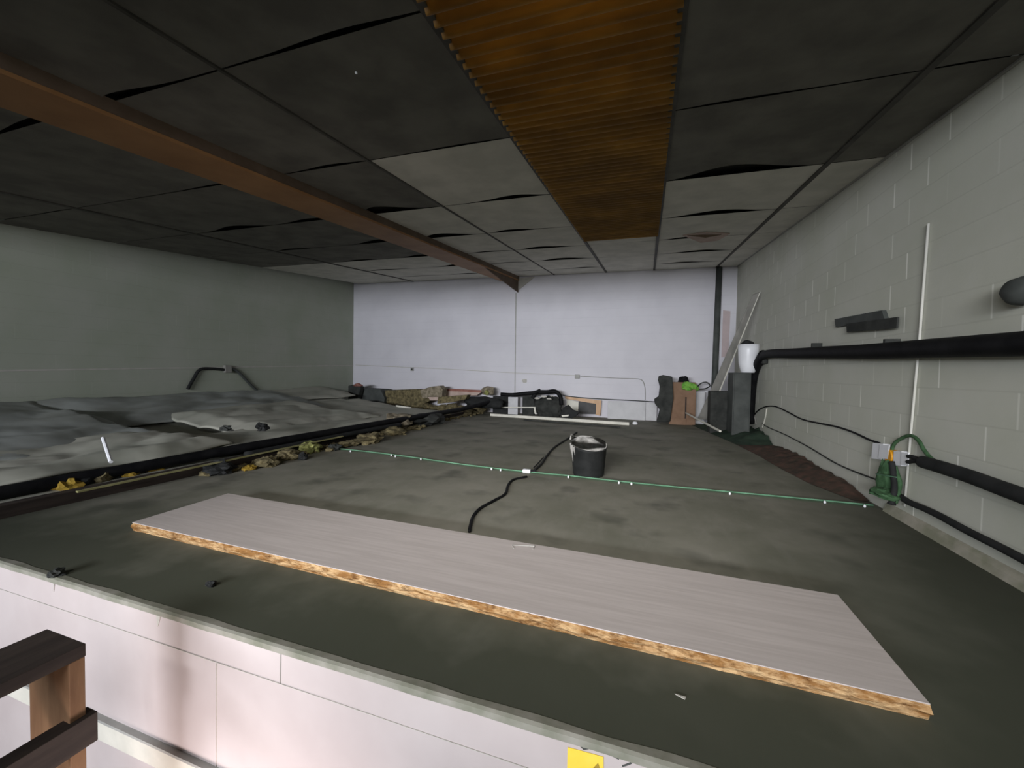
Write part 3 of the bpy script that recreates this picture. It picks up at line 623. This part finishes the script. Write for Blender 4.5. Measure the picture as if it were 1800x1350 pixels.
# ------------------------------------------------------------------ conduits on end wall
ob = thing('wall_socket', WB(1015, 662), 'small grey socket on the end wall with conduit leading right', 'socket')
q = WB(1015, 662); obj('socket_body', MB().box(q.x - .06, q.x + .06, YB - .035, YB - .001, q.z - .05, q.z + .05), 'gripe', ob, bevel=.01)
mb = MB(); mb.tube(smooth_pts([WB(u, v, .015) for u, v in ((1020, 661), (1050, 663), (1090, 665), (1120, 666), (1129, 669), (1133, 678), (1134, 690), (1134, 703))], 5), .009, 8); obj('conduit', mb, 'gripe', ob, smooth=True)
q = WB(725, 649); sk = thing('wall_socket', q, 'tiny dark socket on the left part of the end wall', 'socket')
obj('socket_body', MB().box(q.x - .05, q.x + .05, YB - .03, YB - .001, q.z - .05, q.z + .05), 'gripe', sk, bevel=.01); obj('outlet', MB().box(q.x - .025, q.x + .025, YB - .036, YB - .03, q.z - .02, q.z + .02), 'dark', sk)
cable('wall_conduit', [WB(u, v, .02) for u, v in ((985, 694), (1010, 698), (1068, 702), (1110, 704), (1160, 707))], .012, 'slate', 'grey conduit running low along the end wall to the dark machine part', 'conduit')
tag(obj('wall_stain', MB().lump(WB(922, 668, .0) - Vector((0, 0, .03)), (.06, .008, .05), 3, .5, 3, False), 'plaster'), 'small grey smudge on the end wall right of the seam', 'stain')

# ------------------------------------------------------------------ things along the back
tag(boxat('plasterboard_sheet', 1068, 1134, 706, 741, 9.62, .025, 'palepaint', z0=0.0), 'wide white panel leaning low against the end wall', 'panel')
tag(boxat('plasterboard_sheet', 1134, 1154, 708, 744, 9.66, .02, 'palepaint', z0=0.0), 'narrow white panel leaning beside the dark machine part', 'panel')
fr = thing('picture_frame', VY(1025, 735, 9.4), 'pale pine frame with a dark panel leaning before the end wall', 'frame')
fq = [(993, 697), (1057, 704), (1055, 731), (993, 728)]
inn = [(1018, 705), (1048, 710), (1047, 728), (1017, 727)]
yf = 9.70
V_ = lambda uv, y=yf: VY(uv[0], uv[1], y)
obj('pale_panel', MB().slab([V_((996, 702)), V_((1017, 706)), V_((1016, 728)), V_((996, 727))], (0, .03, 0)), 'offwhite', fr)
obj('dark_panel', MB().slab([V_(p) for p in inn], (0, .03, 0)), 'screen', fr)
obj('top_bar', MB().slab([V_(fq[0]), V_(fq[1]), V_((1048, 710)), V_((1018, 705)), V_((994, 701))], (0, .045, 0)), 'wood', fr)
obj('side_bar', MB().slab([V_(fq[1]), V_(fq[2]), V_((1047, 729)), V_((1048, 710))], (0, .045, 0)), 'wood', fr)
# battens
a, b = FL(862, 729, .03), FL(1106, 745, .03)
tag(obj('long_batten', MB().slab([a + Vector((0, -.02, -.03)), b + Vector((0, -.02, -.03)), b + Vector((0, .05, -.03)), a + Vector((0, .05, -.03))], (0, 0, .06)), 'offwhite', bevel=.004), 'long cream batten lying across the deck before the end wall', 'batten')
a, b = FL(920, 739, .01), FL(1090, 752, .01)
tag(obj('dark_batten', MB().slab([a, b, b + Vector((0, .07, 0)), a + Vector((0, .07, 0))], (0, 0, .02)), 'dark', bevel=.004), 'flat dark batten lying in front of the long cream batten', 'batten')
wf_ = thing('white_trim', VY(900, 727, 9.3), 'thin white trim strip with a bent down end before the dark bag', 'trim strip')
a, b = VY(825, 717, 9.35), VY(941, 717, 9.3)
obj('level_strip', MB().slab([a, b, b + Vector((0, .02, 0)), a + Vector((0, .02, 0))], (0, 0, .025)), 'offwhite', wf_)
obj('bent_end', MB().slab([VY(938, 717, 9.29), VY(941, 717, 9.29), VY(943, 728, 9.29), VY(940, 728, 9.29)], (0, .02, 0)), 'offwhite', wf_)
# dark cloth over the batten
def cloth(name, uvs, y, d, mat, label, cat, seed=1):
    return tag(obj(name, MB().slab([VY(u, v, y) for u, v in uvs], (0, d, 0)), mat, bevel=.012), label, cat)
cloth('dark_cloth', [(990, 716), (998, 712), (1006, 721), (1018, 725), (1012, 732), (1002, 737), (994, 744), (988, 740), (984, 728)], 8.75, .14, 'black_matt', 'dark cloth hanging over the long cream batten', 'cloth')
tag(obj('white_scrap', MB().slab([VY(987, 730, 8.73), VY(1000, 729, 8.73), VY(999, 732, 8.73), VY(988, 733, 8.73)], (0, .015, 0)), 'offwhite'), 'small white scrap lying on the dark cloth', 'scrap')
# black bag
bgq = VY(962, 724, 9.35)
bg = thing('black_bag', (bgq.x, 9.45, 0), 'bulging black bag with painted pale highlights before the end wall', 'bag')
mb = MB(); mb.lump(Vector((bgq.x, 9.42, 0)), (.32, .2, .30), 3, .3, 4); obj('bag_body', mb, 'dark', bg, smooth=True)
mb = MB(); mb.tube(smooth_pts([VY(936, 700, 9.3), VY(944, 690, 9.35), VY(962, 689, 9.35), VY(976, 688, 9.35), VY(985, 697, 9.32), VY(987, 712, 9.3)], 6), .05, 10); obj('bag_rim', mb, 'black', bg, smooth=True)
for u, v, s_ in ((944, 700, .07), (956, 697, .08), (965, 701, .06), (970, 696, .05)):
    obj('painted_highlight', MB().lump(VY(u, v, 9.2), (s_, .02, s_ * .35), u, .3, 2, False), 'plaster', bg)  # highlights on the bag built as pale grey lumps
cable('roll_of_hose', [VY(880, 693, 9.2), VY(900, 694, 9.25), VY(920, 692, 9.3), VY(940, 690, 9.3), VY(950, 686, 9.35)], .045, 'black', 'black hose lying over the junk from the long black pipe to the bag', 'hose')
tag(boxat('dark_crate', 918, 938, 697, 716, 9.5, .2, 'dark', z0=0.0), 'dark crate between the white tile and the black bag', 'crate')
tag(boxat('dark_box', 866, 892, 697, 722, 9.5, .2, 'black_matt', z0=0.0), 'blackish box just left of the white tile before the end wall', 'box')
tag(boxat('white_tile', 893, 910, 698, 716, 9.5, .05, 'palepaint', z0=0.0), 'square white tile standing before the end wall between dark boxes', 'tile')
tag(obj('dark_bundle', MB().lump(VY(848, 716, 9.15), (.52, .22, .17), 12, .3), 'black_matt', smooth=True), 'low dark bundle at the far end of the long black pipe', 'bundle')
piece('fallen_roll', 858, 694, (.17, .15, .13), 'rubble', 'pale green grey roll end sticking up beside the end wall', 'roll', 3, .25, y=9.45)
tag(obj('green_patch_rag', MB().lump(VY(855, 690, 9.28), (.06, .03, .06), 2, .4, 3, False), 'foam_green'), 'yellow green rag on the roll beside the end wall', 'rag')
a = [(775, 683), (848, 686), (846, 691), (775, 690)]
rb = thing('red_topped_panel', VY(810, 700, 9.55), 'long white panel with a red top edge lying by the end wall', 'panel')
obj('white_face', MB().slab([VY(u, v, 9.55) for u, v in ((778, 687), (845, 690), (838, 695), (778, 697))], (0, .15, 0)), 'pinkplaster', rb)
obj('red_edge', MB().slab([VY(u, v, 9.56) for u, v in ((776, 683), (848, 686), (846, 690), (776, 687.5))], (0, .15, 0)), 'red', rb)

mb = MB(); qa, qb = VY(715, 712, 9.3), VY(840, 712, 9.3)
for k in range(9):
    mb.lump(Vector((qa.x + (qb.x - qa.x) * k / 8, 9.4, 0.02)), (.2, .16, .09 + .02 * (k % 3)), k + 40, .4, 2)
tag(obj('wool_drift', mb, 'foam'), 'low drift of brown wool below the red topped panel by the end wall', 'wool')
# raised left side: piled insulation boards near end wall
def slabpx(name, uvs, y, d, mat, label, cat, bev=.01, group=None):
    o = obj(name, MB().slab([VY(u, v, y) for u, v in uvs], (0, d, 0)), mat, bevel=bev); return tag(o, label, cat, group)
slabpx('insulation_slab', [(622, 682), (668, 684), (676, 700), (674, 715), (625, 714)], 9.2, .4, 'slate', 'dark grey insulation slab standing in the left corner of the end wall', 'insulation')
slabpx('insulation_slab', [(612, 678), (626, 675), (634, 680), (626, 714), (612, 712)], 9.0, .15, 'dark', 'narrow dark slab with reddish top in the far left corner', 'insulation')
slabpx('insulation_slab', [(676, 686), (735, 684), (748, 688), (765, 700), (740, 712), (680, 712)], 9.3, .4, 'foam', 'brown insulation batt lying before the left part of the end wall', 'insulation')
slabpx('insulation_slab', [(738, 686), (756, 680), (772, 678), (778, 684), (776, 700), (742, 700)], 9.1, .25, 'rubble', 'tan crumpled insulation piece with a raised corner by the end wall', 'insulation')
slabpx('plank_end', [(752, 698), (775, 698), (772, 704), (756, 704)], 8.95, .1, 'pinkplaster', 'short pinkish offcut lying among the insulation', 'offcut')
slabpx('insulation_slab', [(770, 698), (822, 694), (818, 702), (790, 708), (768, 710)], 8.8, .2, 'foam', 'flat grey brown batt beside the red topped panel', 'insulation')
slabpx('white_strip', [(695, 712), (722, 716), (722, 719), (697, 716)], 8.2, .05, 'offwhite', 'thin white strip lying at the end of the large grey blanket', 'strip')
tag(obj('red_scrap', MB().lump(VY(629, 679, 9.0), (.12, .08, .05), 2, .4), 'red'), 'dull red scrap on top of the slab in the far left corner', 'scrap')

# ------------------------------------------------------------------ blankets over the raised left side
def zleft(x, y):
    k = (XJ - x) / (XJ - xleft(y)); k = max(0, min(1, k))
    return 0.10 + (0.30 + 0.016 * y) * k ** 2.0
labels = [
    ('large pale grey blanket spread before the insulation in the far left', 'blanket'),
    ('bluish grey plastic sheet lying along the foot of the left wall', 'blanket_blue'),
    ('wrinkled grey blanket in the middle of the raised left side', 'blanket'),
    ('rumpled olive grey blanket next to the long black pipe', 'blanket'),
    ('crumpled bluish sheet at the left edge of the picture', 'blanket_blue'),
    ('nearest olive grey blanket bulging beside the yellow wool', 'blanket'),
    ('grey blanket folded at the foot of the left wall near the dark bracket', 'blanket'),
]
def blanket(idx, x0, x1, y0, y1, lift, seed, amp=.05):
    lab, mat = labels[idx]
    def fn(u, v):
        wob = .12 * noise.noise(Vector((v * 3, seed, 0))); wob2 = .12 * noise.noise(Vector((u * 3, 5, seed)))
        x = x0 + (x1 - x0) * u + (wob if 0.0 <= u else 0); y = y0 + (y1 - y0) * v + wob2
        x = max(x, xleft(y) + .03); y = min(y, YB - .03)
        e = min(u, 1 - u, v, 1 - v); ed = min(1, e / .12)
        h = zleft(x, y) + lift * (0.25 + .75 * ed)
        h += .7 * amp * (noise.noise(Vector((x * 1.2, y * 0.7, seed)))) + amp * .8 * abs(noise.noise(Vector((x * 2.2 + seed, y * 1.3 + x, seed)))) + amp * .06 * noise.noise(Vector((x * 8, y * 8, seed)))
        return (x, y, max(h, .05))
    mb = MB(); mb.grid(fn, 50, 60)
    tag(obj('insulation_blanket', mb, mat, smooth=True, solid=.02), lab, 'blanket', 'blankets over the raised left side')
blanket(0, -6.9, -4.25, 6.0, 8.4, .02, 3.1, .03)
blanket(1, -8.3, -6.5, 3.0, 7.0, .08, 9.7, .07)
blanket(2, -6.9, -4.9, 4.0, 6.5, .11, 5.2, .08)
blanket(3, -5.5, -4.22, 2.9, 6.0, .07, 7.7, .06)
blanket(4, -8.3, -5.2, 1.3, 3.3, .14, 2.4, .09)
blanket(5, -5.7, -4.35, 1.2, 3.3, .12, 4.4, .10)
blanket(6, -8.3, -7.2, 6.6, 8.7, .04, 6.6, .06)
# substrate of boards below the blankets
mb = MB(); mb.grid(lambda u, v: (xleft(YE + v * 7.0) + .01 + (XJ - .12 - xleft(YE + v * 7.0)) * u, YE + .02 + v * 7.0, zleft(xleft(YE + v * 7.0) + (XJ - .1 - xleft(YE + v * 7.0)) * u, YE + v * 7.0) - .02), 10, 10)
struct('floor_raised', mb, 'blanket', 'dusty grey insulation laid over the raised left side')
struct('floor_raised', MB().box(XL, XJ, 8.1, YB, -.12, .02), 'blanket')
# fallen post and pole on blankets
tag(obj('short_white_stick', MB().tube([FL(181, 770, .42), FL(195, 812, .26)], .014, 8), 'white'), 'short white stick standing against the nearest grey blanket', 'stick')
cable('bent_rod', [WL(u, v, .03) for u, v in ((330, 684), (340, 666), (351, 650), (370, 648), (394, 650))], .028, 'black_matt', 'dark bent rod fixed to the left wall, left half of a bracket shape', 'rod')
cable('bent_rod', [WL(u, v, .03) for u, v in ((405, 648), (413, 650), (425, 660), (440, 676), (452, 687))], .028, 'slate', 'dark bent rod on the left wall, right half of a bracket shape', 'rod')
q = WL(399, 649, .02); tag(obj('wall_clip', MB().box(q.x - .02, q.x + .05, q.y - .07, q.y + .07, q.z - .07, q.z + .08), 'boardgrey', bevel=.01), 'pale clip between the two dark bent rods on the left wall', 'clip')
tag(obj('dark_tuft', MB().lump(FL(398, 757, .30), (.07, .05, .035), 5, .7), 'dark'), 'dark crumpled scrap on the blankets, the left one of two', 'scrap')
tag(obj('dark_tuft', MB().lump(FL(462, 757, .28), (.05, .07, .06), 9, .7), 'black_matt'), 'black crumpled scrap on the blankets beside the long black pipe', 'scrap')

# edge of the deck: timber, hose, metal strip, wool and rubble
tag(obj('edge_timber', MB().box(XJ - .09, XJ - .005, YE, 9.5, -.1, .09), 'dark_wood', bevel=.004), 'dark timber along the left side edge of the deck', 'timber')
tag(obj('black_long_pipe', MB().tube(smooth_pts([(-4.32, 1.15, .13), (-4.30, 2.2, .14), (-4.18, 3.4, .17), (-4.1, 5.0, .18), (-4.02, 6.6, .19), (-3.9, 8.2, .21), (-3.55, 9.15, .34)], 8), .05, 12), 'black', smooth=True), 'long black pipe lying along the left edge of the deck', 'pipe')
tag(obj('black_thin_pipe', MB().tube(smooth_pts([(-4.12, 3.2, .10), (-4.08, 4.2, .11), (-4.03, 5.3, .12), (-3.99, 5.9, .12)], 8), .035, 10), 'black_matt', smooth=True), 'thinner black pipe beside the long black pipe', 'pipe')
a, b = FL(135, 866, .10), FL(600, 772, .10)
a2, b2 = Vector((-4.0, a.y, .10)), Vector((-3.98, 4.5, .12))
tag(obj('metal_strip', MB().slab([a2, b2, b2 + Vector((.03, 0, 0)), a2 + Vector((.03, 0, 0))], (0, 0, .012)), 'strip'), 'thin yellowish metal strip along the left side of the deck', 'metal strip')
def bit(name, x, y, z, size, mat, label, cat, seed, rough=.45, group=None):
    return tag(obj(name, MB().lump(Vector((x, y, z)), size, seed, rough), mat), label, cat, group)
for i, (u, v, m_, lab) in enumerate(((118, 858, 'foam_yellow', 'yellow wool tuft, the nearest and leftmost of the row'), (178, 845, 'foam', 'dull yellow wool tuft second from the left'), (222, 836, 'foam_yellow', 'orange yellow wool tuft third from the left'), (270, 826, 'foam_yellow', 'orange wool tuft at the right end of the row of yellow tufts'))):
    q = FL(u, v, .08); bit('wool_tuft', q.x, q.y, .06, (.075, .09, .06), m_, lab, 'wool', i + 2, .4, 'yellow wool tufts at the deck edge')
for i, (u, v) in enumerate(((148, 852), (202, 840), (246, 829), (300, 818))):
    q = FL(u, v, .08); bit('dark_clod', q.x, q.y, .06, (.05, .07, .06), 'black_matt', ('dark clod right after the leftmost yellow wool tuft', 'dark clod between the second and third wool tufts', 'dark clod between the third tuft and the orange one', 'dark clod after the last orange wool tuft')[i], 'clod', i + 12, .4, 'dark clods between the wool tufts')
items = [
    (385, 832, (.13, .12, .07), 'black_matt', 'black crumpled lump on the deck edge left of the brown wool', 'lump'),
    (438, 826, (.05, .07, .03), 'foam_yellow', 'small yellowish crumb beside the black lump', 'lump'),
    (470, 818, (.12, .12, .06), 'foam', 'brown wool clump between the black lump and the green wool', 'wool'),
    (505, 808, (.10, .12, .07), 'foam', 'brown wool clump left of the start of the green cable', 'wool'),
    (545, 795, (.10, .12, .08), 'foam_green', 'yellow green wool clump on the deck edge', 'wool'),
    (533, 808, (.05, .05, .05), 'black_matt', 'black scrap in front of the yellow green wool', 'scrap'),
    (578, 790, (.07, .08, .05), 'dark', 'dark scrap at the left end of the green cable', 'scrap'),
    (605, 782, (.12, .15, .04), 'foam', 'flat brown wool patch behind the start of the green cable', 'wool'),
    (640, 777, (.16, .22, .08), 'foam', 'flat brown wool patch in front of the tan lump', 'wool'),
    (682, 763, (.20, .16, .07), 'foam', 'brown clod with white chips beneath the tan lump', 'clod'),
    (692, 752, (.26, .32, .16), 'rubble', 'large tan lump on the deck edge beside the black pipes', 'lump'),
    (742, 746, (.30, .40, .13), 'dark', 'flat dark mound behind the large tan lump', 'mound'),
    (772, 735, (.16, .2, .11), 'rubble', 'tan crumb heap on the far dark mound', 'lump'),
    (805, 728, (.30, .35, .09), 'foam', 'brown rubble strip near the far end of the black pipe', 'rubble'),
]
for i, (u, v, s_, m_, lab, cat) in enumerate(items):
    q = FL(u, v); nm = {'wool': 'wool_clump', 'lump': 'debris_lump', 'scrap': 'debris_scrap', 'clod': 'earth_clod', 'mound': 'debris_mound', 'rubble': 'rubble_strip'}[cat]
    if u > 560: q.x += .10
    bit(nm, q.x, q.y, .0, s_, m_, lab, cat, i + 21, .55)
mb = MB(); rr = random.Random(11)
for k in range(230):
    y = 2.7 + 6.6 * rr.random() ** 1.3; x = XJ + .02 + abs(rr.gauss(0, .10)) ; sz = rr.uniform(.015, .06)
    mb.lump((x, y, 0), (sz, sz * 1.2, sz * .6), k, .5, 1)
tag(obj('loose_wool_litter', mb, 'foam'), 'strip of loose brown wool and crumbs littering the left edge of the deck', 'litter', kind='stuff')
for u, v, s_, lb_ in ((673, 764, .05, 'left white chip of three at the foot of the clod under the tan lump'), (690, 763, .07, 'largest white chip at the foot of the clod under the tan lump'), (700, 758, .05, 'right white chip of three at the foot of the clod under the tan lump')):
    q = FL(u, v - 2, .0); bit('white_chip', q.x, q.y - .12, 0, (s_, .04, .025), 'white', lb_, 'chip', u, .4, 'white chips under the tan lump')

# stained hanging ceiling piece near the far right corner
q0, q1, q2, q3 = CE(1203, 414, .03), CE(1225, 412, .01), CE(1272, 411, .01), CE(1240, 425, .10)
hp = thing('hanging_ceiling_panel', q3, 'torn orange stained ceiling panel hanging near the far right corner', 'ceiling panel')
obj('torn_panel', MB().slab([CE(1200, 414, .015), CE(1240, 409, .02), CE(1283, 411, .015), CE(1262, 423, .05), CE(1232, 427, .06)], (0, 0, .01)), 'pinkplaster', hp)
obj('torn_edge', MB().slab([CE(1208, 414, .05), CE(1240, 413, .05), CE(1268, 413, .05), CE(1240, 418, .08)], (0, 0, .006)), 'beam_side', hp)
# tiny hook with a glint in the ceiling
q = CE(626, 128, .02); tag(obj('ceiling_screw', MB().lump(q, (.008, .008, .008), 1, .05, 1, False), 'white'), 'tiny pale screw head in the dark ceiling', 'screw')
